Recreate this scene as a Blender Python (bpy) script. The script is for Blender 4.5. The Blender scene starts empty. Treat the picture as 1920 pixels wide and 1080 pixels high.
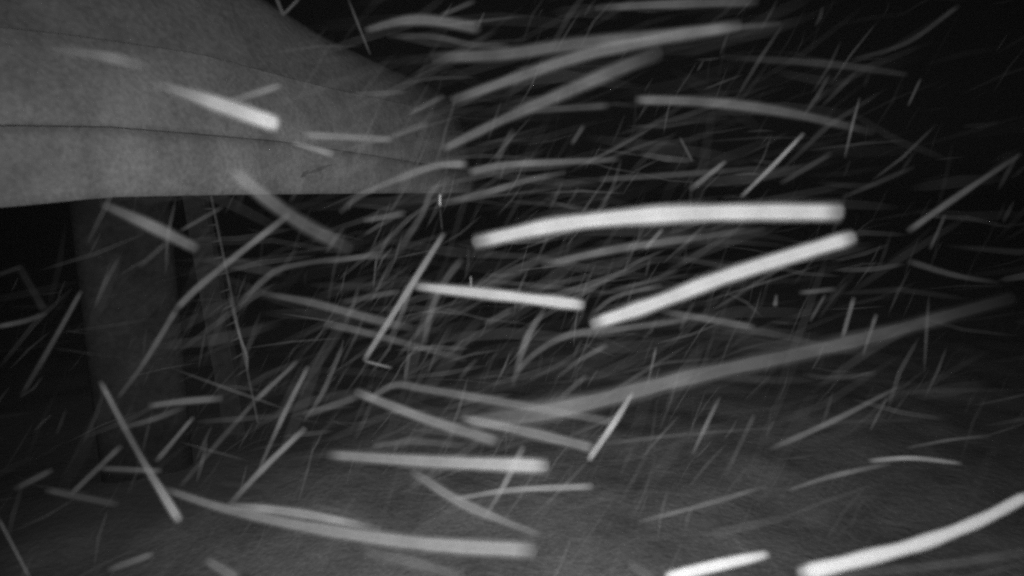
import bpy, bmesh, math, random
from mathutils import Vector, Matrix, noise

random.seed(7)
scene = bpy.context.scene
C = scene.collection

# ------------------------------------------------------------------ camera
CAM_H = 5.0                       # the surveillance camera hangs 5 m above the snow
PITCH = math.radians(9.04)        # tilted slightly down
FPX = 1100.0                      # focal length in pixels of a 1920 wide frame
cam_d = bpy.data.cameras.new('camera')
cam_d.sensor_width = 36.0
cam_d.lens = FPX / 1920.0 * 36.0
cam_d.clip_start = 0.02
cam_d.clip_end = 3000.0
cam_d.dof.use_dof = True
cam_d.dof.focus_distance = 8.5
cam_d.dof.aperture_fstop = 0.55
cam = bpy.data.objects.new('camera', cam_d)
C.objects.link(cam)
cam.location = (0, 0, CAM_H)
cam.rotation_euler = (math.pi / 2 - PITCH, 0, 0)
scene.camera = cam

# ------------------------------------------------------------------ night sky (infrared camera: no colour)
world = bpy.data.worlds.new('World')
scene.world = world
world.use_nodes = True
wn = world.node_tree.nodes
wl = world.node_tree.links
sky = wn.new('ShaderNodeTexSky')
sky.sky_type = 'NISHITA'
sky.sun_disc = False
sky.sun_elevation = math.radians(3)
sky.sun_rotation = math.radians(200)
bw = wn.new('ShaderNodeRGBToBW')
wl.new(sky.outputs[0], bw.inputs[0])
wl.new(bw.outputs[0], wn['Background'].inputs['Color'])
wn['Background'].inputs['Strength'].default_value = 0.0005

# ------------------------------------------------------------------ the infrared lamp built into the camera
LAMP_POWER = 700.0
LAMP_HALF = math.radians(63)
LAMP_BEARING = math.radians(1)
LAMP_DIP = math.radians(13)
lamp_d = bpy.data.lights.new('infrared_lamp', 'SPOT')
lamp_d.energy = LAMP_POWER
lamp_d.spot_size = LAMP_HALF * 2
lamp_d.spot_blend = 1.0
lamp_d.shadow_soft_size = 0.03
lamp = bpy.data.objects.new('infrared_lamp', lamp_d)
C.objects.link(lamp)
lamp.location = (0, 0, CAM_H)
lamp.rotation_euler = (math.pi / 2 - LAMP_DIP, 0, -LAMP_BEARING)
LAMP_AXIS = Vector((math.sin(LAMP_BEARING) * math.cos(LAMP_DIP), math.cos(LAMP_BEARING) * math.cos(LAMP_DIP), -math.sin(LAMP_DIP)))

scene.view_settings.view_transform = 'Standard'
scene.view_settings.look = 'None'
scene.view_settings.exposure = 0.0
scene.view_settings.gamma = 1.0
scene.cycles.transparent_max_bounces = 48
scene.cycles.max_bounces = 2
scene.cycles.filter_width = 2.4
scene.cycles.sample_clamp_direct = 4.0
scene.cycles.use_denoising = False            # keep the grain of a night camera
scene.cycles.use_adaptive_sampling = True
scene.cycles.adaptive_threshold = 0.2
scene.cycles.adaptive_min_samples = 16

# ------------------------------------------------------------------ helpers
CP, SP = math.cos(PITCH), math.sin(PITCH)


def at(px, py, depth):
    """Point in the place seen at a pixel of the 1920x1080 photograph, DEPTH metres along the view axis."""
    a, b = (px - 960) / FPX * depth, -(py - 540) / FPX * depth
    return Vector((a, depth * CP + b * SP, CAM_H - depth * SP + b * CP))


def pix(p):
    y, z = p.y, p.z - CAM_H
    d = y * CP - z * SP
    u = y * SP + z * CP
    return 960 + FPX * p.x / d, 540 - FPX * u / d


def interp(tab, x):
    if x <= tab[0][0]:
        (x0, y0), (x1, y1) = tab[0], tab[1]
    elif x >= tab[-1][0]:
        (x0, y0), (x1, y1) = tab[-2], tab[-1]
    else:
        for (x0, y0), (x1, y1) in zip(tab, tab[1:]):
            if x0 <= x <= x1:
                break
    return y0 + (y1 - y0) * (x - x0) / (x1 - x0)


def mesh_obj(name, verts, faces, mat, parent=None, smooth=False):
    me = bpy.data.meshes.new(name)
    me.from_pydata([tuple(v) for v in verts], [], faces)
    me.update()
    if smooth:
        for p in me.polygons:
            p.use_smooth = True
    me.materials.append(mat)
    o = bpy.data.objects.new(name, me)
    C.objects.link(o)
    if parent:
        o.parent = parent
        o.matrix_parent_inverse = parent.matrix_world.inverted()
    return o


def bm_obj(name, bm, mat, parent=None, smooth=False):
    me = bpy.data.meshes.new(name)
    bmesh.ops.recalc_face_normals(bm, faces=bm.faces)
    bm.to_mesh(me)
    bm.free()
    if smooth:
        for p in me.polygons:
            p.use_smooth = True
    me.materials.append(mat)
    o = bpy.data.objects.new(name, me)
    C.objects.link(o)
    if parent:
        o.parent = parent
        o.matrix_parent_inverse = parent.matrix_world.inverted()
    return o


def box(bm, cx, cy, cz, sx, sy, sz, rot=0.0, bevel=0.0):
    r = bmesh.ops.create_cube(bm, size=1.0)
    vs = r['verts']
    bmesh.ops.scale(bm, vec=(sx, sy, sz), verts=vs)
    if bevel:
        es = list({e for v in vs for e in v.link_edges})
        g = bmesh.ops.bevel(bm, geom=es, offset=bevel, segments=3, affect='EDGES')
        vs = list({v for f in g['faces'] for v in f.verts} | {v for v in vs if v.is_valid})
    bmesh.ops.rotate(bm, cent=(0, 0, 0), matrix=Matrix.Rotation(rot, 3, 'Z'), verts=vs)
    bmesh.ops.translate(bm, vec=(cx, cy, cz), verts=vs)


def material(name, lo, hi, scale, rough=0.7, bump=0.2, bscale=30.0, stretch=(1, 1, 1), detail=6.0, grain=0.0, gscale=60.0):
    m = bpy.data.materials.new(name)
    m.use_nodes = True
    n, l = m.node_tree.nodes, m.node_tree.links
    b = n['Principled BSDF']
    b.inputs['Roughness'].default_value = rough
    b.inputs['Specular IOR Level'].default_value = 0.15
    tc = n.new('ShaderNodeTexCoord')
    mp = n.new('ShaderNodeMapping')
    mp.inputs['Scale'].default_value = stretch
    l.new(tc.outputs['Object'], mp.inputs[0])
    t = n.new('ShaderNodeTexNoise')
    t.inputs['Scale'].default_value = scale
    t.inputs['Detail'].default_value = detail
    t.inputs['Roughness'].default_value = 0.65
    l.new(mp.outputs[0], t.inputs['Vector'])
    r = n.new('ShaderNodeValToRGB')
    r.color_ramp.elements[0].position = 0.3
    r.color_ramp.elements[1].position = 0.7
    r.color_ramp.elements[0].color = (lo, lo, lo, 1)
    r.color_ramp.elements[1].color = (hi, hi, hi, 1)
    l.new(t.outputs['Fac'], r.inputs[0])
    col = r.outputs[0]
    if grain:
        tg = n.new('ShaderNodeTexNoise')
        tg.inputs['Scale'].default_value = gscale
        tg.inputs['Detail'].default_value = 4.0
        l.new(tc.outputs['Object'], tg.inputs['Vector'])
        gm = n.new('ShaderNodeMapRange')
        gm.inputs['From Min'].default_value = 0.3
        gm.inputs['From Max'].default_value = 0.7
        gm.inputs['To Min'].default_value = 1 - grain
        gm.inputs['To Max'].default_value = 1 + grain * 0.6
        l.new(tg.outputs['Fac'], gm.inputs['Value'])
        mu = n.new('ShaderNodeMix')
        mu.data_type = 'RGBA'
        mu.blend_type = 'MULTIPLY'
        mu.inputs['Factor'].default_value = 1.0
        l.new(col, mu.inputs[6])
        l.new(gm.outputs[0], mu.inputs[7])
        col = mu.outputs[2]
    l.new(col, b.inputs['Base Color'])
    t2 = n.new('ShaderNodeTexNoise')
    t2.inputs['Scale'].default_value = bscale
    t2.inputs['Detail'].default_value = 8.0
    l.new(tc.outputs['Object'], t2.inputs['Vector'])
    bp = n.new('ShaderNodeBump')
    bp.inputs['Strength'].default_value = bump
    bp.inputs['Distance'].default_value = 0.03
    l.new(t2.outputs['Fac'], bp.inputs['Height'])
    l.new(bp.outputs[0], b.inputs['Normal'])
    return m


M_SNOW = material('snow_cover', 0.40, 0.88, 0.8, rough=0.9, bump=0.9, bscale=7.0, grain=0.22, gscale=16.0)
# ground colour blends to a darker even grey on the station side, ragged edge
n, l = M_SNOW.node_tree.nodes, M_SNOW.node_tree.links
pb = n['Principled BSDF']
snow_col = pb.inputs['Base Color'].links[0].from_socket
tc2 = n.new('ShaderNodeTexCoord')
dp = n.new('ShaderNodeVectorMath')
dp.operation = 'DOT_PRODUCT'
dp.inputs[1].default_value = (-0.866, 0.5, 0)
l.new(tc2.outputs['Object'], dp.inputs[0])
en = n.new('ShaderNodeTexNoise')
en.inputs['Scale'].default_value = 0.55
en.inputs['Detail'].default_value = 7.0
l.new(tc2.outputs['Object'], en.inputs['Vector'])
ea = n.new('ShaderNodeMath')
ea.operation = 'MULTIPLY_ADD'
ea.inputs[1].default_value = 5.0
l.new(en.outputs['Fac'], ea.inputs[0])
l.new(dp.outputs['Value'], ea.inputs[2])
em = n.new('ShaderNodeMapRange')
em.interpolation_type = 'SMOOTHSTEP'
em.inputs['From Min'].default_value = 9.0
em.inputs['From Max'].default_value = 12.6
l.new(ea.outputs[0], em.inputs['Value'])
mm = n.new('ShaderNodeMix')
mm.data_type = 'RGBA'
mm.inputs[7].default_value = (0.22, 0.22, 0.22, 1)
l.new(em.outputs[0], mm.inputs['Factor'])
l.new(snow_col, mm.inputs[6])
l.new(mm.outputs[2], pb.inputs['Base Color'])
M_SHELL = material('shell_paint', 0.30, 0.58, 2.0, rough=0.6, bump=0.25, bscale=12.0, stretch=(1, 1, 0.6), grain=0.22, gscale=22.0)
M_ROOF = material('roof_paint', 0.28, 0.46, 1.6, rough=0.7, bump=0.3, bscale=10.0, grain=0.25, gscale=16.0)
M_SEAM = material('rubber_seal', 0.05, 0.09, 6.0, rough=0.9)
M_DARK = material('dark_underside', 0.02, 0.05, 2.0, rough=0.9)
M_STEEL = material('column_paint', 0.06, 0.14, 1.3, rough=0.75, bump=0.3, bscale=6.0, grain=0.3, gscale=9.0)
M_STRUT = material('strut_steel', 0.08, 0.18, 3.0, rough=0.8)
M_RAIL = material('rail_zinc', 0.26, 0.40, 4.0, rough=0.7)
M_SCUFF = material('scuffed_paint', 0.16, 0.30, 9.0, rough=0.8)

# airborne snow: a rough pale scatterer, thin enough to look through; how thin is stored per vertex
M_AIR = bpy.data.materials.new('airborne_snow')
M_AIR.use_nodes = True
n, l = M_AIR.node_tree.nodes, M_AIR.node_tree.links
n.remove(n['Principled BSDF'])
df = n.new('ShaderNodeBsdfDiffuse')
df.inputs['Color'].default_value = (0.86, 0.86, 0.86, 1)
df.inputs['Roughness'].default_value = 1.0
tr = n.new('ShaderNodeBsdfTransparent')
mx = n.new('ShaderNodeMixShader')
at_n = n.new('ShaderNodeAttribute')
at_n.attribute_name = 'snow_density'
tcn = n.new('ShaderNodeTexCoord')
nz = n.new('ShaderNodeTexNoise')
nz.inputs['Scale'].default_value = 26.0
nz.inputs['Detail'].default_value = 5.0
l.new(tcn.outputs['Object'], nz.inputs['Vector'])
mr = n.new('ShaderNodeMapRange')
mr.inputs['From Min'].default_value = 0.25
mr.inputs['From Max'].default_value = 0.75
mr.inputs['To Min'].default_value = 0.84
mr.inputs['To Max'].default_value = 1.16
l.new(nz.outputs['Fac'], mr.inputs['Value'])
ml = n.new('ShaderNodeMath')
ml.operation = 'MULTIPLY'
ml.use_clamp = True
l.new(at_n.outputs['Fac'], ml.inputs[0])
l.new(mr.outputs[0], ml.inputs[1])
l.new(ml.outputs[0], mx.inputs['Fac'])
l.new(tr.outputs[0], mx.inputs[1])
l.new(df.outputs[0], mx.inputs[2])
l.new(mx.outputs[0], n['Material Output'].inputs['Surface'])

# ------------------------------------------------------------------ snow ground, one sheet out to the horizon
def ground_z(x, y):
    d = math.hypot(x, y)
    z = 0.26 * noise.noise(Vector((x * 0.22, y * 0.22, 3.1))) + 0.11 * noise.noise(Vector((x * 0.9, y * 0.9, 7.7)))
    z += 0.25 * math.exp(-((x + 6.6) ** 2 + (y - 9.6) ** 2) / 2.2)      # snow drifted against the column
    return z * (1.0 if d < 40 else 0.0) if d < 30 else z * max(0.0, 1 - (d - 30) / 10)


def axis_steps(near, far):
    out, s = [0.0], 0.3
    while out[-1] < far:
        if out[-1] > near:
            s *= 1.25
        out.append(out[-1] + s)
    return out


ax = axis_steps(18, 1500)
xs = [-v for v in ax[:0:-1]] + ax
gv, gf = [], []
for y in xs:
    for x in xs:
        gv.append((x, y, ground_z(x, y)))
N = len(xs)
for j in range(N - 1):
    for i in range(N - 1):
        a = j * N + i
        gf.append((a, a + 1, a + 1 + N, a + N))
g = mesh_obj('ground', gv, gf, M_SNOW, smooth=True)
g['kind'] = 'structure'

# ------------------------------------------------------------------ lift station: long white shell on a column
WALL_A = math.radians(30)
T = Vector((math.sin(WALL_A), math.cos(WALL_A), 0))       # along the shell, away from the camera
NRM = Vector((-math.cos(WALL_A), math.sin(WALL_A), 0))    # from the near side into the shell
WALL_D = 6.0
TOP = [(-400, -520), (300, -112), (500, 0), (611, 70), (667, 96), (726, 126), (785, 149), (850, 182), (920, 218), (1000, 262), (1100, 330)]
CREASE = [(-400, 10), (100, 62), (294, 89), (378, 102), (511, 138), (620, 166), (780, 200), (900, 240), (1000, 285), (1100, 340)]
SEAM = [(-400, 240), (0, 236), (200, 239), (350, 251), (520, 266), (700, 293), (850, 318), (1000, 338), (1100, 350)]
BOT = [(-400, 415), (0, 391), (100, 381), (200, 371), (420, 366), (600, 364), (850, 362), (1000, 361), (1100, 360)]


def wall_pt(s, o, tab):
    """Point of the shell S metres along it and O metres in from its side, at the height the edge TAB shows there."""
    p = T * s + NRM * (WALL_D + o)
    p.z = CAM_H + 0.5
    for _ in range(6):
        px, _py = pix(p)
        py = interp(tab, px)
        # height at which this spot of ground plan appears on row py
        k = (540 - py) / FPX
        y = p.y
        # (y*SP + z*CP) / (y*CP - z*SP) = k
        z = y * (k * CP - SP) / (CP + k * SP)
        p.z = CAM_H + z
    return p


def nose(s):
    """How far the plan has rounded inwards near the far end."""
    e = max(0.0, s - 7.2)
    return 0.105 * e * e


station = bpy.data.objects.new('lift_station', None)
C.objects.link(station)
station.location = at(232, 925, 10.0)
station.location.z = 0
station['label'] = 'long pale lift station shell with a dark seam, carried on a grey column above snow'
station['category'] = 'lift station'
bpy.context.view_layer.update()

S0, S1, NS = -3.2, 11.0, 60
stations = [S0 + (S1 - S0) * i / NS for i in range(NS + 1)]


def strip(rows_of):
    """Loft: rows_of(s) gives the profile points at S."""
    v, f = [], []
    k = None
    for s in stations:
        r = rows_of(s)
        k = len(r)
        v += r
    for i in range(NS):
        for j in range(k - 1):
            a = i * k + j
            f.append((a, a + k, a + k + 1, a + 1))
    return v, f


def lower_rows(s):
    b, t = wall_pt(s, nose(s), BOT), wall_pt(s, nose(s), SEAM)
    rows = [b + NRM * 0.14 + Vector((0, 0, 0.012)), b + NRM * 0.02]
    for k in range(7):
        q = k / 6
        p = b.lerp(t, 0.02 + 0.971 * q)
        rows.append(p - NRM * (0.10 * math.sin(math.pi * (0.15 + 0.6 * q))))
    rows.append(rows[-1] + NRM * 0.07)
    return rows


def upper_rows(s):
    t, c = wall_pt(s, nose(s), SEAM), wall_pt(s, nose(s) + 0.16, CREASE)
    rows = []
    for k in range(8):
        q = k / 7
        p = t.lerp(c, 0.009 + 0.991 * q)
        rows.append(p - NRM * (0.085 + 0.05 * math.sin(math.pi * q) - 0.085 * q))
    rows.insert(0, rows[0] + NRM * 0.07)
    return rows


def roof_rows(s):
    c, r = wall_pt(s, nose(s) + 0.16, CREASE), wall_pt(s, nose(s) + 0.75, TOP)
    rows = [c + Vector((0, 0, 0.004))]
    for k in range(1, 7):
        q = k / 6
        rows.append(c.lerp(r, q) + Vector((0, 0, 0.08 * math.sin(math.pi * q))))
    rows.append(r + NRM * 0.5 + Vector((0, 0, 0.05)))
    rows.append(r + NRM * 1.6 + Vector((0, 0, 0.0)))
    rows.append(r + NRM * 2.6 + Vector((0, 0, -0.5)))
    b = wall_pt(s, nose(s), BOT)
    far = r + NRM * 2.9
    far.z = b.z + 0.02
    rows.append(far)
    return rows


v, f = strip(lower_rows)
mesh_obj('lower_cover', v, f, M_SHELL, station, True)
v, f = strip(upper_rows)
mesh_obj('upper_cover', v, f, M_SHELL, station, True)
v, f = strip(roof_rows)
mesh_obj('roof_cover', v, f, M_ROOF, station, True)


def seal_rows(s):
    t = wall_pt(s, nose(s), SEAM) - NRM * 0.035
    return [t - Vector((0, 0, 0.06)), t + Vector((0, 0, 0.06))]


v, f = strip(seal_rows)
mesh_obj('seam_seal', v, f, M_SEAM, station)


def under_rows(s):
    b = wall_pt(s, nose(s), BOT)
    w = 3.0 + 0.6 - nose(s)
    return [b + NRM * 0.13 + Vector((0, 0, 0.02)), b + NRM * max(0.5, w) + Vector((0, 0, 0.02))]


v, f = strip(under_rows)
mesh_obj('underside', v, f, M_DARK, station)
# far end cap of the shell
e_rows = [p for p in lower_rows(S1)[1:-1]] + upper_rows(S1)[1:] + roof_rows(S1)[1:]
mesh_obj('end_cap', e_rows, [tuple(range(len(e_rows)))], M_SHELL, station)

# small scuffs on the skirt
for (px, py, w, h, a) in [(594, 318, 40, 8, -18), (573, 328, 16, 9, -35)]:
    best = min(stations, key=lambda s: abs(pix(wall_pt(s, nose(s), BOT))[0] - px))
    base = wall_pt(best, nose(best), BOT).lerp(wall_pt(best, nose(best), SEAM), (363 - py) / 85.0)
    base -= NRM * 0.118
    dd = base.length * 0.9 / FPX
    ux = T * math.cos(math.radians(a)) + Vector((0, 0, -math.sin(math.radians(a))))
    uz = ux.cross(NRM)
    nv = 9
    vs = []
    for k in range(nv):
        q = k / (nv - 1)
        th = math.sin(math.pi * q) * (0.6 + 0.6 * random.random())
        for sg in (-1, 1):
            vs.append(base + ux * ((q - 0.5) * w * dd * 1.4) + uz * (sg * th * h * dd * 0.5) - NRM * 0.003)
    fs = [(2 * k, 2 * k + 1, 2 * k + 3, 2 * k + 2) for k in range(nv - 1)]
    mesh_obj('scuff', vs, fs, M_SCUFF, station)

# column: box section with rounded corners, flange, footing
colc = at(232, 700, 10.0)
cx, cy = colc.x, colc.y + 0.4
under_z = CAM_H + 0.05
crot = math.radians(32)
def rounded_post(name, hx, hy, r, z0, z1, mat, parent):
    ring = []
    for qx, qy, a0 in ((1, 1, 0), (-1, 1, 90), (-1, -1, 180), (1, -1, 270)):
        for k in range(7):
            a = math.radians(a0 + 15 * k)
            p = Matrix.Rotation(crot, 3, 'Z') @ Vector((qx * (hx - r) + r * math.cos(a), qy * (hy - r) + r * math.sin(a), 0))
            ring.append((cx + p.x, cy + p.y))
    m = len(ring)
    v = [(x, y, z0) for x, y in ring] + [(x, y, z1) for x, y in ring]
    f = [(k, (k + 1) % m, m + (k + 1) % m, m + k) for k in range(m)]
    f += [tuple(range(m - 1, -1, -1)), tuple(range(m, 2 * m))]
    o = mesh_obj(name, v, f, mat, parent)
    for p in o.data.polygons[:m]:
        p.use_smooth = True
    return o


column = rounded_post('column', 0.70, 0.55, 0.30, -0.3, under_z, M_STEEL, station)
rounded_post('flange', 0.80, 0.65, 0.32, under_z - 0.14, under_z - 0.06, M_STEEL, column)


def tube_mesh(path, rad, sides=8):
    v, f = [], []
    for i, p in enumerate(path):
        d = (path[min(i + 1, len(path) - 1)] - path[max(i - 1, 0)]).normalized()
        u = d.cross(Vector((0, 0, 1)))
        if u.length < 1e-3:
            u = d.cross(Vector((0, 1, 0)))
        u.normalize()
        w = u.cross(d)
        r = rad[i] if isinstance(rad, (list, tuple)) else rad
        for k in range(sides):
            a = 2 * math.pi * k / sides
            v.append(p + (u * math.cos(a) + w * math.sin(a)) * r)
    for i in range(len(path) - 1):
        for k in range(sides):
            a, b = i * sides + k, i * sides + (k + 1) % sides
            f.append((a, b, b + sides, a + sides))
    f.append(tuple(range(sides - 1, -1, -1)))
    f.append(tuple(range((len(path) - 1) * sides, len(path) * sides)))
    return v, f


# slanting brace beside the column: a flat box beam with a thin rail along it
def slant_beam(name, top_px, bot_px, wid, thick, depth, mat, parent):
    a, b = at(top_px[0], top_px[1], depth), at(bot_px[0], bot_px[1], depth)
    a.z = max(a.z, CAM_H + 0.02)
    b = b + (b - a) * 0.22
    ax_ = (b - a).normalized()
    side = ax_.cross(Vector((0, 1, 0))).normalized()
    nrm = side.cross(ax_)
    bm = bmesh.new()
    box(bm, 0, 0, 0, wid, thick, (b - a).length, 0, min(wid, thick) * 0.12)
    m = Matrix((side, nrm, ax_)).transposed().to_4x4()
    m.translation = (a + b) / 2
    bmesh.ops.transform(bm, matrix=m, verts=bm.verts)
    return bm_obj(name, bm, mat, parent)


brace = slant_beam('slanting_brace', (366, 374), (432, 740), 0.44, 0.26, 12.4, M_STRUT, station)
slant_beam('edge_rail', (396, 374), (468, 715), 0.045, 0.045, 12.1, M_RAIL, brace)
for k in range(11):
    q = 0.05 + k * 0.088
    pa, pb = at(366, 374, 12.4).lerp(at(432, 740, 12.4), q), at(396, 374, 12.1).lerp(at(470, 715, 12.1), q)
    v, f = tube_mesh([pa, pb], 0.022, 6)
    mesh_obj('rail_bracket', v, f, M_RAIL, brace, True)

# ------------------------------------------------------------------ snow driven through the lamp's beam
def lin(b):
    c = max(b, 0) / 255.0
    return c / 12.92 if c <= 0.04045 else ((c + 0.055) / 1.055) ** 2.4


K_LAMP = LAMP_POWER * 0.0265           # brightness of an opaque white body one metre from the lamp, on its axis


def lamp_at(p):
    d = p - Vector((0, 0, CAM_H))
    c = d.normalized().dot(LAMP_AXIS)
    q = max(0.0, (c - math.cos(LAMP_HALF)) / (1 - math.cos(LAMP_HALF)))
    q = min(1.0, q)
    return K_LAMP * q * q * (3 - 2 * q) / d.length_squared


def catmull(pts, n):
    P = [Vector(p) for p in pts]
    if len(P) == 2:
        return [P[0].lerp(P[1], i / n) for i in range(n + 1)]
    P = [P[0] * 2 - P[1]] + P + [P[-1] * 2 - P[-2]]
    seg = len(P) - 3
    ln = [(P[i + 2] - P[i + 1]).length for i in range(seg)]
    tot = sum(ln)
    out = []
    for i in range(n + 1):
        t = tot * i / n
        k = 0
        while k < seg - 1 and t > ln[k]:
            t -= ln[k]
            k += 1
        q = min(1.0, t / ln[k])
        a, b, c, d = P[k:k + 4]
        out.append(0.5 * ((2 * b) + (c - a) * q + (2 * a - 5 * b + 4 * c - d) * q * q + (3 * b - a - 3 * c + d) * q ** 3))
    return out


LAYERS = ((1.44, 0.11), (1.16, 0.32), (0.80, 1.0))      # radius and thickness of snow, from the loose fringe to the core


SOFT_LAYERS = ((1.38, 0.30), (1.06, 0.65), (0.74, 1.0))


def core_density(want, behind, lit, layers=LAYERS):
    lo, hi = 0.0, 0.97
    for _ in range(24):
        m = (lo + hi) / 2
        t, out = 1.0, 0.0
        seq = [m * k for _r, k in layers]
        for a in seq + seq[::-1]:
            out += a * t * t * lit
            t *= 1 - a
        out += behind * t * t
        if out < want:
            lo = m
        else:
            hi = m
    return max(0.003, lo)


def layered(path, rad, den, sides, layers=LAYERS):
    """One continuous skin folded into three layers round the path."""
    v, dv, rings = [], [], 0
    for li, (kr, kd) in enumerate(layers):
        idx = list(range(len(path)))
        if li % 2:
            idx.reverse()
        for i in idx:
            d = (path[min(i + 1, len(path) - 1)] - path[max(i - 1, 0)]).normalized()
            u = d.cross(Vector((0, 0, 1)))
            if u.length < 1e-3:
                u = d.cross(Vector((0, 1, 0)))
            u.normalize()
            w = u.cross(d)
            for k in range(sides):
                a = 2 * math.pi * k / sides
                v.append(path[i] + (u * math.cos(a) + w * math.sin(a)) * (rad[i] * kr))
                dv.append(den[i] * kd)
            rings += 1
    f = []
    for i in range(rings - 1):
        for k in range(sides):
            a, b = i * sides + k, i * sides + (k + 1) % sides
            f.append((a, b, b + sides, a + sides))
    return v, f, dv


def streak_geo(pts, width, bright, d0, d1, bg, sides, rng, fade=(0.0, 0.0)):
    length = sum((Vector(b) - Vector(a)).length for a, b in zip(pts, pts[1:]))
    n = max(6, min(40, int(length / 12)))
    line = catmull([(p[0], p[1], 0) for p in pts], n)
    w = width if isinstance(width, (tuple, list)) else (width, width)
    br = bright if isinstance(bright, (tuple, list)) else (bright, bright)
    peak = max(br)
    if peak < 140:
        br = [x * 1.08 for x in br]
    lay = SOFT_LAYERS if peak < 120 and max(w) > 9.5 else LAYERS
    f0, f1 = rng.choice((0.05, 0.12, 0.25)), rng.choice((0.05, 0.12, 0.25))
    path, rad, den = [], [], []
    ph = rng.random() * 50
    for i, q in enumerate(line):
        t = i / n
        dep = d0 + (d1 - d0) * t
        p = at(q.x, q.y, dep)
        wd = w[0] + (w[-1] - w[0]) * t
        if len(w) == 3:
            wd = w[0] + (w[1] - w[0]) * t * 2 if t < .5 else w[1] + (w[2] - w[1]) * (t * 2 - 1)
        if lay is SOFT_LAYERS:
            wd *= 0.9
        if len(br) == 3:
            b = br[0] + (br[1] - br[0]) * t * 2 if t < .5 else br[1] + (br[2] - br[1]) * (t * 2 - 1)
        else:
            b = br[0] + (br[-1] - br[0]) * t
        wd *= 1 + 0.16 * noise.noise(Vector((ph, t * length / 60.0, 0)))
        b *= 1 + (0.16 if peak < 140 else 0.09) * noise.noise(Vector((ph + 9, t * length / 45.0, 4)))
        s = lamp_at(p) * 0.86
        if peak < 140:      # loose, dim ones thin out towards an end
            b = bg + (b - bg) * min(1.0, 0.4 + t / f0, 0.4 + (1 - t) / f1)
        else:
            b *= min(1.0, 0.55 + t / 0.12, 0.62 + (1 - t) / 0.12)
        al = core_density(lin(b), lin(bg), s, lay)
        path.append(p)
        rad.append(wd * 0.5 * dep / FPX)
        den.append(al)
    # rounded ends
    ex_p, ex_r, ex_d = [], [], []
    d = (path[0] - path[1]).normalized()
    for q in (0.95, 0.75, 0.4):
        ex_p.append(path[0] + d * rad[0] * q * 0.55)
        ex_r.append(rad[0] * math.sqrt(1 - q * q))
        ex_d.append(den[0] * 0.7)
    d = (path[-1] - path[-2]).normalized()
    r1, p1, n1 = rad[-1], path[-1].copy(), den[-1]
    path, rad, den = ex_p + path, ex_r + rad, ex_d + den
    for q in (0.4, 0.75, 0.95):
        path.append(p1 + d * r1 * q * 0.55)
        rad.append(r1 * math.sqrt(1 - q * q))
        den.append(n1 * 0.7)
    return layered(path, rad, den, sides, lay)


def add_density(me, dv):
    a = me.attributes.new('snow_density', 'FLOAT', 'POINT')
    a.data.foreach_set('value', dv)


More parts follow.
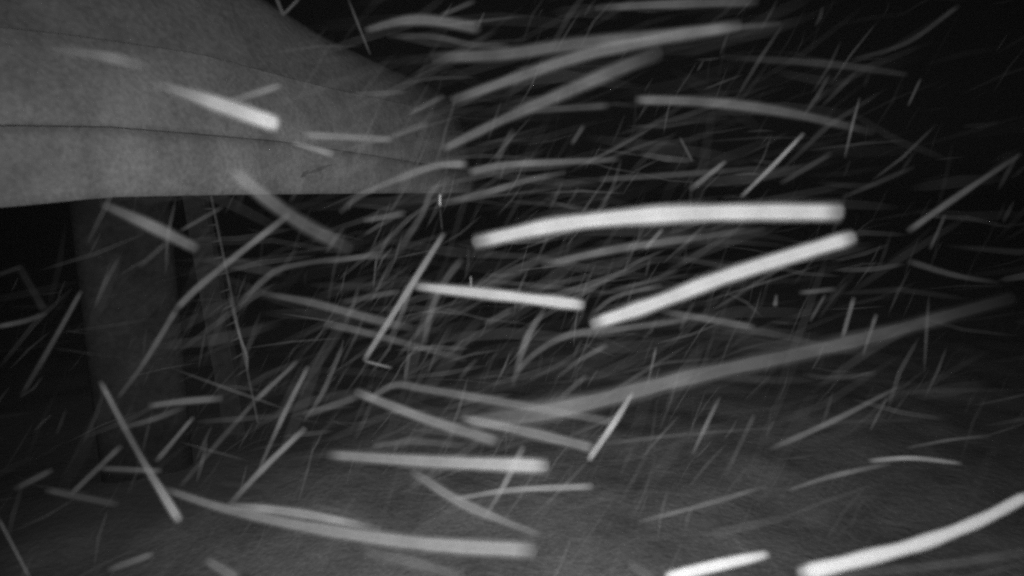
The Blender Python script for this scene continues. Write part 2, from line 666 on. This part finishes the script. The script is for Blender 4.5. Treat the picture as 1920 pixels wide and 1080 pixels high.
LEVEL, RISE, FALL, STEEP = 'level', 'rise', 'fall', 'steep'
STREAKS = [
    # points, width, brightness, depth from-to, background, label
    ([(892, 454), (1050, 421), (1230, 403), (1400, 398), (1573, 398)], (24, 30, 31), (206, 212, 190), 3.3, 3.0, 22, 'broad brilliant white arching snow streak, largest and topmost of those right of centre'),
    ([(1111, 608), (1230, 568), (1350, 522), (1470, 484), (1598, 445)], (22, 26, 25), (214, 204, 196), 3.3, 3.1, 22, 'broad brilliant straight snow streak rising to the right just below the largest bright arch'),
    ([(780, 537), (940, 554), (1092, 572)], (15, 19, 20), (170, 205, 200), 3.6, 3.4, 24, 'bright short snow streak sloping gently down at the very centre of the picture'),
    ([(832, 438), (765, 545), (683, 675)], (10, 12, 9), (105, 140, 110), 4.2, 4.5, 22, 'slim straight grey snow streak falling steeply just left of the bright central one'),
    ([(684, 677), (735, 690)], 5, 90, 4.5, 4.5, 22, 'tiny thin snow tick at the foot of the slim steep streak left of centre'),
    ([(617, 853), (820, 866), (1024, 874)], (18, 22, 27), (115, 150, 195), 3.7, 3.4, 50, 'level pale snow streak below centre, brightening to its blunt end, low over snowy ground'),
    ([(288, 155), (400, 192), (516, 232)], (20, 26, 30), (95, 165, 205), 3.6, 3.3, 92, 'short thick bright snow streak crossing the pale station shell, brightest at its lower end'),
    ([(1503, 1076), (1612, 1049), (1725, 1019), (1837, 976), (1925, 930)], (24, 20, 15), (250, 235, 195), 2.8, 3.1, 40, 'long glaring white snow streak curving up out of the bottom corner under the dark side'),
    ([(1250, 1084), (1345, 1060), (1440, 1039)], (18, 17, 13), (240, 250, 190), 2.9, 3.0, 60, 'short glaring white snow streak cut by the bottom edge of the picture'),
    ([(300, 914), (430, 956), (600, 992), (800, 1020), (1000, 1032)], (12, 22, 29), (95, 135, 165), 3.6, 3.4, 60, 'long thick pale snow streak sagging across the lower left ground'),
    ([(432, 948), (560, 962), (712, 992)], (13, 17, 12), (95, 135, 110), 3.9, 3.8, 70, 'pale snow streak lying along the top of the long sagging thick one'),
    ([(188, 715), (260, 850), (336, 976)], (9, 10, 15), (92, 76, 150), 3.9, 3.7, 35, 'straight snow streak falling steeply to the right below the column, brightest at its foot'),
    ([(772, 884), (860, 940), (940, 975), (1012, 1003)], (17, 18, 12), (95, 130, 80), 4.0, 4.0, 62, 'curved grey snow streak falling to the right beneath the level pale one'),
    ([(850, 936), (960, 919), (1110, 912)], (9, 11, 13), (95, 130, 128), 4.2, 4.0, 62, 'slim grey snow streak rising gently under the bright end of the level pale one'),
    ([(981, 838), (945, 910), (908, 972)], (13, 12, 8), (110, 115, 80), 4.4, 4.5, 60, 'short grey snow streak falling steeply across the end of the level pale one'),
    ([(1187, 735), (1150, 795), (1104, 862)], (8, 11, 10), (120, 180, 165), 4.0, 4.0, 45, 'short slim bright snow streak falling steeply, alone below right of centre'),
    ([(668, 735), (800, 786), (932, 828)], (17, 20, 22), (105, 115, 95), 4.0, 4.0, 40, 'grey snow streak sloping down below centre, left one of two in line'),
    ([(868, 784), (980, 808), (1112, 840)], (16, 19, 20), (100, 120, 110), 4.0, 3.9, 42, 'grey snow streak sloping down below centre, right one of two in line'),
    ([(890, 792), (1060, 765), (1300, 706), (1600, 640), (1892, 560)], (36, 30, 24), (122, 82, 42), 3.4, 4.0, 20, 'very long broad dim snow streak rising across the whole dark right half'),
    ([(690, 750), (740, 722), (800, 730), (960, 757), (1152, 792)], (13, 18, 16), (75, 90, 75), 4.4, 4.3, 30, 'dim hump-backed snow streak crossing above the two in line below centre'),
    ([(572, 778), (670, 744)], 15, 68, 4.6, 4.6, 28, 'short dim snow streak rising to the head of the in-line pair below centre'),
    ([(832, 279), (950, 221), (1030, 186), (1144, 136), (1235, 98)], (14, 24, 30), (85, 92, 75), 3.7, 3.6, 26, 'long broad grey snow streak rising right, lowest of the fan at the top'),
    ([(848, 188), (950, 152), (1100, 102), (1240, 72), (1385, 48)], (17, 24, 24), (85, 95, 85), 3.7, 3.5, 30, 'long broad grey snow streak rising right, middle of the fan at the top'),
    ([(812, 109), (950, 101), (1067, 84), (1230, 66), (1462, 44)], (22, 26, 10), (70, 85, 55), 3.8, 3.7, 22, 'long broad dim nearly level snow streak, uppermost of the fan at the top'),
    ([(684, 57), (755, 39), (818, 39), (899, 53)], (12, 20, 22), (62, 88, 72), 4.0, 4.0, 18, 'dim arched snow streak like an eyebrow above the end of the station shell'),
    ([(728, 67), (818, 70), (888, 84), (955, 86)], 12, (40, 60, 45), 4.6, 4.6, 20, 'faint sagging snow streak tucked under the eyebrow-shaped one'),
    ([(1193, 187), (1300, 190), (1400, 199), (1510, 218), (1636, 248)], (17, 21, 14), (85, 78, 45), 3.9, 4.2, 17, 'long dim snow streak bowing down to the right in the dark upper right'),
    ([(1506, 251), (1450, 310), (1390, 369)], 8, (115, 110, 85), 4.5, 4.5, 18, 'slim straight clear snow streak slanting just above the largest bright arch'),
    ([(1360, 303), (1295, 355)], (9, 12), (95, 75), 4.6, 4.6, 22, 'short stubby grey snow streak slanting beside the slim clear one above the bright arch'),
    ([(1612, 183), (1598, 235), (1584, 296)], 5, (45, 68, 50), 5.0, 5.0, 15, 'hair-thin nearly upright snow streak crossing the tip of the dim bowed one'),
    ([(1726, 148), (1703, 198)], 5, 44, 5.4, 5.4, 13, 'hair-thin short snow streak high in the dark upper right'),
    ([(1912, 290), (1800, 365), (1705, 432)], (9, 12, 13), (42, 62, 80), 4.4, 4.2, 14, 'straight grey snow streak slanting in from the right edge, brightest at its foot'),
    ([(1275, 258), (1298, 302)], 5, 58, 5.2, 5.2, 18, 'tiny thin snow tick leaning the other way above the stubby grey streak'),
    ([(880, 323), (950, 309), (1067, 303), (1160, 299)], (15, 14, 11), (88, 92, 55), 4.3, 4.4, 26, 'grey nearly level snow streak beyond the tapering end of the station shell'),
    ([(638, 398), (678, 365), (760, 330), (818, 311), (873, 307)], (11, 14, 16), (65, 85, 105), 4.3, 4.2, 45, 'curved grey snow streak climbing over the lower edge of the station shell'),
    ([(822, 382), (923, 358), (989, 338), (1059, 323)], (12, 14, 10), (70, 82, 62), 4.5, 4.6, 28, 'dim grey snow streak rising right between the shell end and the bright arch'),
    ([(1125, 336), (1230, 330), (1440, 314)], (12, 13, 9), (50, 56, 36), 4.8, 4.9, 20, 'long faint level snow streak lying above the largest bright arch'),
    ([(440, 322), (500, 372), (565, 418), (655, 466)], (26, 28, 30), (100, 84, 72), 3.7, 3.8, 45, 'thick soft grey snow streak falling right off the lower edge of the station shell'),
    ([(195, 384), (280, 422), (366, 465)], (17, 24, 23), (58, 95, 92), 3.8, 3.7, 32, 'thick grey snow streak falling right across the top of the column'),
    ([(541, 403), (440, 482), (370, 540), (332, 578)], (13, 12, 13), (95, 80, 80), 4.3, 4.4, 22, 'grey snow streak slanting down from the thick soft one towards the column'),
    ([(331, 580), (270, 680), (222, 745)], (12, 10, 9), (72, 62, 42), 4.5, 4.6, 26, 'dim snow streak falling left across the column, below a longer slanting one'),
    ([(417, 388), (340, 432)], 8, (48, 58), 4.9, 4.9, 22, 'short dim snow streak beside the slanting brace just under the shell'),
    ([(312, 455), (262, 500)], 9, (52, 45), 4.9, 4.9, 34, 'short faint snow streak on the face of the column'),
    ([(152, 546), (100, 640), (40, 742)], (7, 9, 8), (58, 50, 28), 4.7, 4.8, 18, 'thin dim snow streak falling left of the column'),
    ([(-6, 613), (50, 601), (84, 588)], 10, (54, 42), 4.6, 4.6, 16, 'dim snow streak touching the left edge below the station shell'),
    ([(36, 500), (84, 584)], 13, (22, 28), 5.0, 5.0, 14, 'very faint snow streak meeting the dim one at the left edge'),
    ([(-5, 516), (40, 500)], 9, 27, 5.0, 5.0, 14, 'very faint short snow streak at the left edge beneath the shell'),
    ([(494, 550), (590, 569), (700, 598), (770, 614)], (12, 17, 17), (60, 82, 62), 4.3, 4.3, 24, 'dim snow streak sloping down to the slim steep one left of centre'),
    ([(610, 608), (680, 622), (790, 652), (872, 674)], (15, 14, 12), (72, 68, 45), 4.4, 4.5, 24, 'dim snow streak sloping down, crossing behind the slim steep one'),
    ([(449, 571), (500, 520), (540, 500), (640, 485), (748, 480)], (13, 11, 11), (72, 56, 52), 4.6, 4.7, 20, 'faint elbow-shaped snow streak left of centre beneath the shell'),
    ([(640, 567), (748, 546)], 12, (50, 68), 4.7, 4.6, 22, 'faint snow streak rising to the tail of the bright central one'),
    ([(1018, 497), (1150, 468), (1300, 446), (1432, 428)], (15, 17, 13), (88, 85, 48), 4.1, 4.2, 22, 'grey snow streak lying between the two broad brilliant ones'),
    ([(1242, 430), (1210, 466)], 8, 92, 4.6, 4.6, 40, 'short thin snow tick poking from under the largest bright arch'),
    ([(962, 722), (969, 698), (1008, 659), (1067, 628), (1144, 619), (1290, 599)], (10, 15, 12), (62, 85, 66), 4.3, 4.3, 22, 'curved grey snow streak sweeping up right beneath the central bright one'),
    ([(1240, 584), (1330, 599), (1414, 614)], (12, 15, 14), (62, 82, 72), 4.4, 4.4, 22, 'short grey snow streak sloping down under the straight brilliant one'),
    ([(1022, 578), (989, 632), (968, 694)], (10, 15, 13), (72, 88, 72), 4.4, 4.5, 24, 'short soft grey snow streak falling steeply from the end of the central bright one'),
    ([(1109, 590), (1156, 556), (1240, 535)], 10, (50, 78, 62), 4.6, 4.6, 22, 'short grey snow streak tucked behind the foot of the straight brilliant one'),
    ([(1108, 555), (1180, 538), (1270, 508)], 9, (40, 55, 42), 4.9, 4.9, 20, 'faint snow streak running parallel above the foot of the straight brilliant one'),
    ([(910, 607), (960, 581)], 12, 62, 4.8, 4.8, 22, 'short faint snow streak below the middle of the central bright one'),
    ([(866, 486), (837, 523), (810, 578), (794, 650)], (14, 14, 12), (58, 72, 50), 4.6, 4.7, 22, 'dim snow streak falling steeply behind the central bright one'),
    ([(850, 330), (810, 358), (790, 404), (744, 474)], (12, 13, 13), (50, 62, 48), 4.7, 4.8, 22, 'dim bent snow streak falling left beneath the end of the shell'),
    ([(1138, 647), (1086, 676), (1040, 712)], (11, 10, 8), (78, 66, 42), 4.6, 4.7, 20, 'slim dim snow streak slanting above the very long broad one'),
    ([(1100, 704), (1046, 750)], 11, (62, 58), 4.7, 4.7, 24, 'short dim snow streak just above the very long broad one'),
    ([(1230, 652), (1214, 722)], 5, (92, 52), 5.0, 5.0, 22, 'thin upright snow streak above the short slim bright one'),
    ([(1350, 744), (1325, 795), (1298, 852)], (6, 8, 6), (62, 92, 72), 4.6, 4.6, 24, 'thin clear snow streak falling steeply under the very long broad one'),
    ([(1414, 778), (1360, 892)], 8, (56, 50), 4.9, 4.9, 26, 'faint thin snow streak falling steeply next to the thin clear one'),
    ([(1688, 724), (1560, 790), (1444, 842)], (7, 11, 11), (48, 82, 66), 4.5, 4.4, 18, 'slim straight snow streak slanting below the very long broad one, at the right'),
    ([(1662, 748), (1632, 806)], 5, 50, 5.2, 5.2, 15, 'hair-thin snow streak under the upper end of a slim slanting one'),
    ([(1601, 558), (1580, 632)], (8, 7), (72, 78), 4.8, 4.8, 20, 'short upright snow streak meeting the very long broad one, left of a pair'),
    ([(1643, 590), (1618, 666)], (7, 5), (80, 56), 4.8, 4.8, 26, 'short upright snow streak crossing the very long broad one, right of a pair'),
    ([(1547, 553), (1519, 602)], 6, 58, 5.0, 5.0, 18, 'thin faint snow tick below the tip of the straight brilliant streak'),
    ([(1456, 552), (1453, 574)], (5, 8), (55, 95), 4.6, 4.6, 20, 'tiny bright snow fleck under the straight brilliant streak'),
    ([(1704, 490), (1790, 516), (1872, 530)], (12, 12, 8), (46, 48, 30), 4.8, 4.9, 14, 'faint snow streak sloping down near the dark right edge'),
    ([(1500, 549), (1566, 542)], 11, (68, 56), 4.8, 4.8, 18, 'short dim level snow streak under the straight brilliant one'),
    ([(1630, 864), (1710, 859), (1802, 869)], (9, 9, 7), (90, 105, 72), 4.4, 4.4, 24, 'slim clear arched snow streak low on the right'),
    ([(1478, 919), (1560, 893), (1668, 869)], (7, 10, 9), (72, 84, 66), 4.5, 4.5, 32, 'slim grey snow streak rising to the clear arched one low on the right'),
    ([(1700, 840), (1780, 825), (1857, 817)], 6, (46, 58, 40), 5.0, 5.0, 18, 'thin faint snow streak above the clear arched one low on the right'),
    ([(1198, 978), (1300, 952), (1436, 912)], (8, 10, 9), (82, 92, 66), 4.4, 4.4, 48, 'slim straight grey snow streak rising over the ground low right of centre'),
    ([(1140, 831), (1280, 815), (1442, 803)], (10, 8, 6), (62, 58, 42), 4.8, 4.9, 34, 'long thin faint level snow streak right of the short slim bright one'),
    ([(1508, 702), (1560, 708), (1640, 700)], 10, 38, 5.0, 5.0, 16, 'very faint level snow streak beneath the far half of the very long one'),
    ([(577, 688), (530, 782), (484, 884)], (9, 9, 6), (88, 88, 56), 4.5, 4.5, 26, 'thin grey snow streak falling steeply low left of centre, taller of two that converge'),
    ([(571, 804), (500, 872), (428, 948)], (12, 12, 11), (112, 100, 74), 4.3, 4.3, 34, 'grey snow streak slanting down to meet the long sagging thick one'),
    ([(557, 678), (480, 750)], (8, 11), (72, 80), 4.6, 4.6, 24, 'short dim slanting snow streak low left of centre'),
    ([(478, 752), (400, 840), (338, 912)], 10, (56, 50, 40), 4.8, 4.8, 24, 'faint long snow streak continuing a short slanting one down left'),
    ([(641, 652), (604, 738), (568, 792)], (8, 9, 6), (56, 68, 46), 4.8, 4.8, 24, 'thin dim snow streak falling steeply under the dim sloping ones left of centre'),
    ([(362, 783), (294, 864)], (8, 11), (80, 68), 4.6, 4.6, 24, 'short grey snow streak slanting beneath a level one below the brace'),
    ([(280, 761), (340, 753), (415, 747)], (12, 14, 14), (62, 82, 80), 4.4, 4.4, 28, 'short grey level snow streak below the slanting brace'),
    ([(228, 802), (290, 785), (345, 763)], 12, (48, 58, 50), 4.7, 4.7, 26, 'faint snow streak rising to the short level one below the brace'),
    ([(188, 878), (302, 883)], 11, (55, 66), 4.6, 4.6, 26, 'faint level snow streak meeting the steep one below the column'),
    ([(226, 837), (134, 926)], 11, (60, 56), 4.7, 4.7, 24, 'dim snow streak slanting down left of the steep one below the column'),
    ([(30, 916), (96, 882)], 12, (40, 52), 4.8, 4.8, 20, 'faint short snow streak near the lower left edge'),
    ([(205, 1068), (285, 1039)], (12, 14), (62, 80), 4.5, 4.5, 38, 'short dim snow streak rising at the bottom left'),
    ([(388, 1050), (445, 1086)], (17, 20), (78, 96), 4.2, 4.2, 50, 'short thick snow streak leaving the bottom edge left of centre'),
    ([(-4, 970), (56, 1084)], 6, (46, 62), 4.8, 4.8, 22, 'thin line of snow across the bottom left corner'),
    ([(570, 253), (650, 257), (736, 262)], (14, 15, 13), (106, 108, 102), 4.4, 4.4, 82, 'pale level snow streak on the shell just above the dark seam'),
    ([(548, 268), (622, 288)], (9, 14), (98, 124), 4.4, 4.3, 86, 'short pale snow streak crossing the dark seam of the shell'),
    ([(426, 192), (526, 160)], 13, (98, 106), 4.5, 4.5, 86, 'short pale snow streak above the thick bright one on the shell'),
    ([(100, 94), (180, 103), (262, 121)], (14, 22, 24), (74, 90, 92), 4.5, 4.4, 74, 'faint broad snow streak high on the left of the shell'),
    ([(518, -4), (531, 28)], 7, 62, 4.9, 4.9, 18, 'tiny snow tick at the top edge, left arm of a Y shape'),
    ([(562, -4), (531, 28)], 6, 58, 4.9, 4.9, 18, 'tiny snow tick at the top edge, right arm of a Y shape'),
    ([(652, -4), (674, 52), (694, 102)], 5, (46, 60, 54), 4.9, 4.9, 18, 'hair-thin snow streak dropping from the top edge to the shell roof'),
    ([(890, 2), (826, 29)], 10, 50, 4.9, 4.9, 15, 'short faint snow streak at the top edge above the eyebrow-shaped one'),
    ([(1118, 15), (1250, 8), (1420, 3)], (12, 18, 16), (66, 74, 56), 4.3, 4.3, 16, 'dim level snow streak grazing the top edge right of centre'),
    ([(1355, 107), (1555, 120), (1700, 140)], (12, 16, 11), (28, 44, 30), 4.8, 4.9, 14, 'very faint long level snow streak in the dark upper right'),
    ([(1796, 12), (1700, 80), (1598, 113)], 9, (34, 36, 30), 5.0, 5.0, 12, 'very faint slanting snow streak in the dark top right'),
    ([(985, 208), (1140, 198)], 14, (56, 60), 4.6, 4.6, 26, 'dim level snow streak under the lowest of the fan at the top'),
    ([(738, 254), (800, 230)], 12, 76, 4.6, 4.6, 62, 'short dim snow streak on the dark end of the shell above the seam'),
    ([(770, 212), (832, 180)], 11, 72, 4.6, 4.6, 52, 'short dim snow streak on the roof edge at the shell end'),
    ([(682, 414), (758, 400)], (11, 15), (66, 82), 4.5, 4.5, 22, 'short soft grey snow streak just under the lower edge of the shell'),
    ([(825, 364), (825, 386)], 3.6, 165, 4.6, 4.6, 24, 'tiny bright upright snow tick beneath the shell end'),
    ([(825, 388), (829, 432)], 4, 50, 5.0, 5.0, 22, 'hair-thin upright snow line hanging beneath the tiny bright tick'),
    ([(883, 518), (883, 541)], 3.4, 120, 4.6, 4.6, 26, 'tiny upright snow tick standing on the bright central streak'),
    ([(706, 480), (700, 540)], 3.6, (64, 54), 5.0, 5.0, 22, 'hair-thin upright snow line left of the slim steep streak'),
    ([(428, 548), (448, 625), (462, 665), (464, 694)], 4.6, (44, 72, 66), 4.9, 4.9, 24, 'hair-thin hooked snow line beside the slanting brace'),
    ([(1094, 236), (1072, 270)], 10, 58, 4.9, 4.9, 20, 'short faint snow streak in the dark gap right of the shell end'),
    ([(962, 244), (930, 302)], 13, 54, 4.9, 4.9, 22, 'faint steep snow streak just off the shell end'),
    ([(700, 836), (780, 828), (872, 836)], (13, 14, 12), (66, 74, 60), 4.5, 4.5, 44, 'faint level snow streak just above the level pale one below centre'),
    ([(88, 919), (220, 946)], 13, (50, 44), 4.7, 4.7, 26, 'faint level snow streak low at the left, under a slanting one'),
    ([(684, 1034), (770, 1054), (868, 1080)], (18, 22, 20), (84, 92, 84), 4.0, 4.0, 66, 'soft grey snow streak under the long sagging thick one at the bottom'),
    ([(1182, 1058), (1222, 1084)], 18, 82, 4.2, 4.2, 62, 'short soft snow streak at the bottom edge beside the glaring short one'),
    ([(1560, 1078), (1740, 1062), (1925, 1036)], (12, 18, 18), (50, 56, 48), 4.4, 4.3, 34, 'dim broad snow streak in the bottom right corner beneath the long glaring one'),
    ([(1712, 314), (1580, 370)], 9, (32, 38), 5.0, 5.0, 13, 'very faint slanting snow streak right of the slim clear one'),
    ([(1772, 403), (1744, 467)], 6, 48, 5.1, 5.1, 13, 'hair-thin snow streak under the foot of the one from the right edge'),
    ([(1558, 288), (1465, 343)], 11, (42, 50), 4.9, 4.9, 15, 'faint slanting snow streak right beside the slim clear one'),
]
rng = random.Random(21)
for pts, w, b, d0, d1, bg, label in STREAKS:
    v, f, dv = streak_geo(pts, w, b, d0, d1, bg, 14, rng)
    c = sum((Vector(p) for p in v), Vector()) / len(v)
    o = mesh_obj('snow_streak', [Vector(p) - c for p in v], f, M_AIR, smooth=True)
    o.location = c
    add_density(o.data, dv)
    o['label'] = label
    o['category'] = 'snow streak'
    o['group'] = 'snow streaks driven through the lamp beam'

# the uncountable fine snowfall filling the air between and behind
fv, ff, fd = [], [], []
rng = random.Random(5)
for i in range(2000):
    dep = 4.2 + 7.0 * rng.random() ** 1.4
    core = rng.random() < 0.6
    if core:                      # the thick of the gust
        px, py = rng.gauss(960, 450), rng.gauss(590, 290)
    else:
        px, py = rng.uniform(-250, 2150), rng.uniform(-150, 1230)
    if rng.random() < 0.60:
        ang = math.radians(rng.gauss(117, 10))
        ln = rng.uniform(35, 150)
        wd = rng.uniform(3.0, 8.0)
    else:
        ang = math.radians(rng.gauss(-12, 15))
        ln = rng.uniform(60, 260)
        wd = rng.uniform(4.0, 13.0)
    ln *= 5.5 / dep
    wd *= 5.5 / dep
    p0 = at(px, py, dep)
    p1 = at(px + math.cos(ang) * ln, py + math.sin(ang) * ln, dep + rng.uniform(-0.3, 0.3))
    if min(p0.z, p1.z) < 0.25:
        continue
    # stay clear of the station shell
    if (p0.dot(NRM) > WALL_D - 0.3 or p1.dot(NRM) > WALL_D - 0.3) and max(p0.z, p1.z) > CAM_H - 0.3:
        continue
    mid = p0.lerp(p1, 0.5) + Vector((rng.uniform(-1, 1), 0, rng.uniform(-1, 1))) * (p1 - p0).length * 0.05
    r = wd * 0.5 * dep / FPX
    v, f = tube_mesh([p0, p0.lerp(mid, 0.3), mid, mid.lerp(p1, 0.7), p1], [r * .2, r * .8, r, r * .8, r * .2], 6)
    k = len(fv)
    fv += v
    ff += [tuple(a + k for a in q) for q in f]
    dn = (0.007 + 0.050 * rng.random() ** 3) * (1.0 if core else 0.7) * (dep / 6.0) ** 1.2
    fd += [dn * 0.1] * 6 + [dn * 0.55] * 6 + [dn] * 6 + [dn * 0.55] * 6 + [dn * 0.1] * 6
for i in range(320):              # looser gusts, broad and barely there
    dep = rng.uniform(3.8, 5.6)
    px, py = rng.gauss(900, 400), rng.gauss(480, 300)
    ang = math.radians(rng.gauss(-10, 14)) if rng.random() < 0.85 else math.radians(rng.gauss(118, 10))
    ln, wd = rng.uniform(110, 340), rng.uniform(10, 26)
    p0 = at(px, py, dep)
    p1 = at(px + math.cos(ang) * ln, py + math.sin(ang) * ln, dep + rng.uniform(-0.2, 0.2))
    if min(p0.z, p1.z) < 0.3 or max(p0.dot(NRM), p1.dot(NRM)) > WALL_D - 0.4:
        continue
    mid = p0.lerp(p1, 0.5) + Vector((0, 0, rng.uniform(-1, 1))) * (p1 - p0).length * 0.06
    r = wd * 0.5 * dep / FPX
    v, f = tube_mesh([p0, p0.lerp(mid, 0.4), mid, mid.lerp(p1, 0.6), p1], [r * .3, r * .8, r, r * .8, r * .3], 8)
    k = len(fv)
    fv += v
    ff += [tuple(a + k for a in q) for q in f]
    dn = 0.0025 + 0.010 * rng.random() ** 2
    fd += [0.0] * 8 + [dn * 0.7] * 8 + [dn] * 8 + [dn * 0.7] * 8 + [0.0] * 8
fine = mesh_obj('snowfall', fv, ff, M_AIR, smooth=True)
add_density(fine.data, fd)
fine['kind'] = 'stuff'
fine['label'] = 'fine faint wind-driven snowfall filling the dark air'
fine['category'] = 'snowfall'

# ------------------------------------------------------------------ the air itself: thin drifting ice haze that glows in the lamp's beam
M_HAZE = bpy.data.materials.new('snow_haze')
M_HAZE.use_nodes = True
n, l = M_HAZE.node_tree.nodes, M_HAZE.node_tree.links
n.remove(n['Principled BSDF'])
pv = n.new('ShaderNodeVolumePrincipled')
pv.inputs['Color'].default_value = (0.9, 0.9, 0.9, 1)
pv.inputs['Density'].default_value = 0.000042
l.new(pv.outputs[0], n['Material Output'].inputs['Volume'])
bm = bmesh.new()
box(bm, 0, 0, 4.0, 3400, 3400, 16.0)
haze = bm_obj('haze', bm, M_HAZE)
haze['kind'] = 'stuff'
haze['label'] = 'thin icy haze filling the night air'
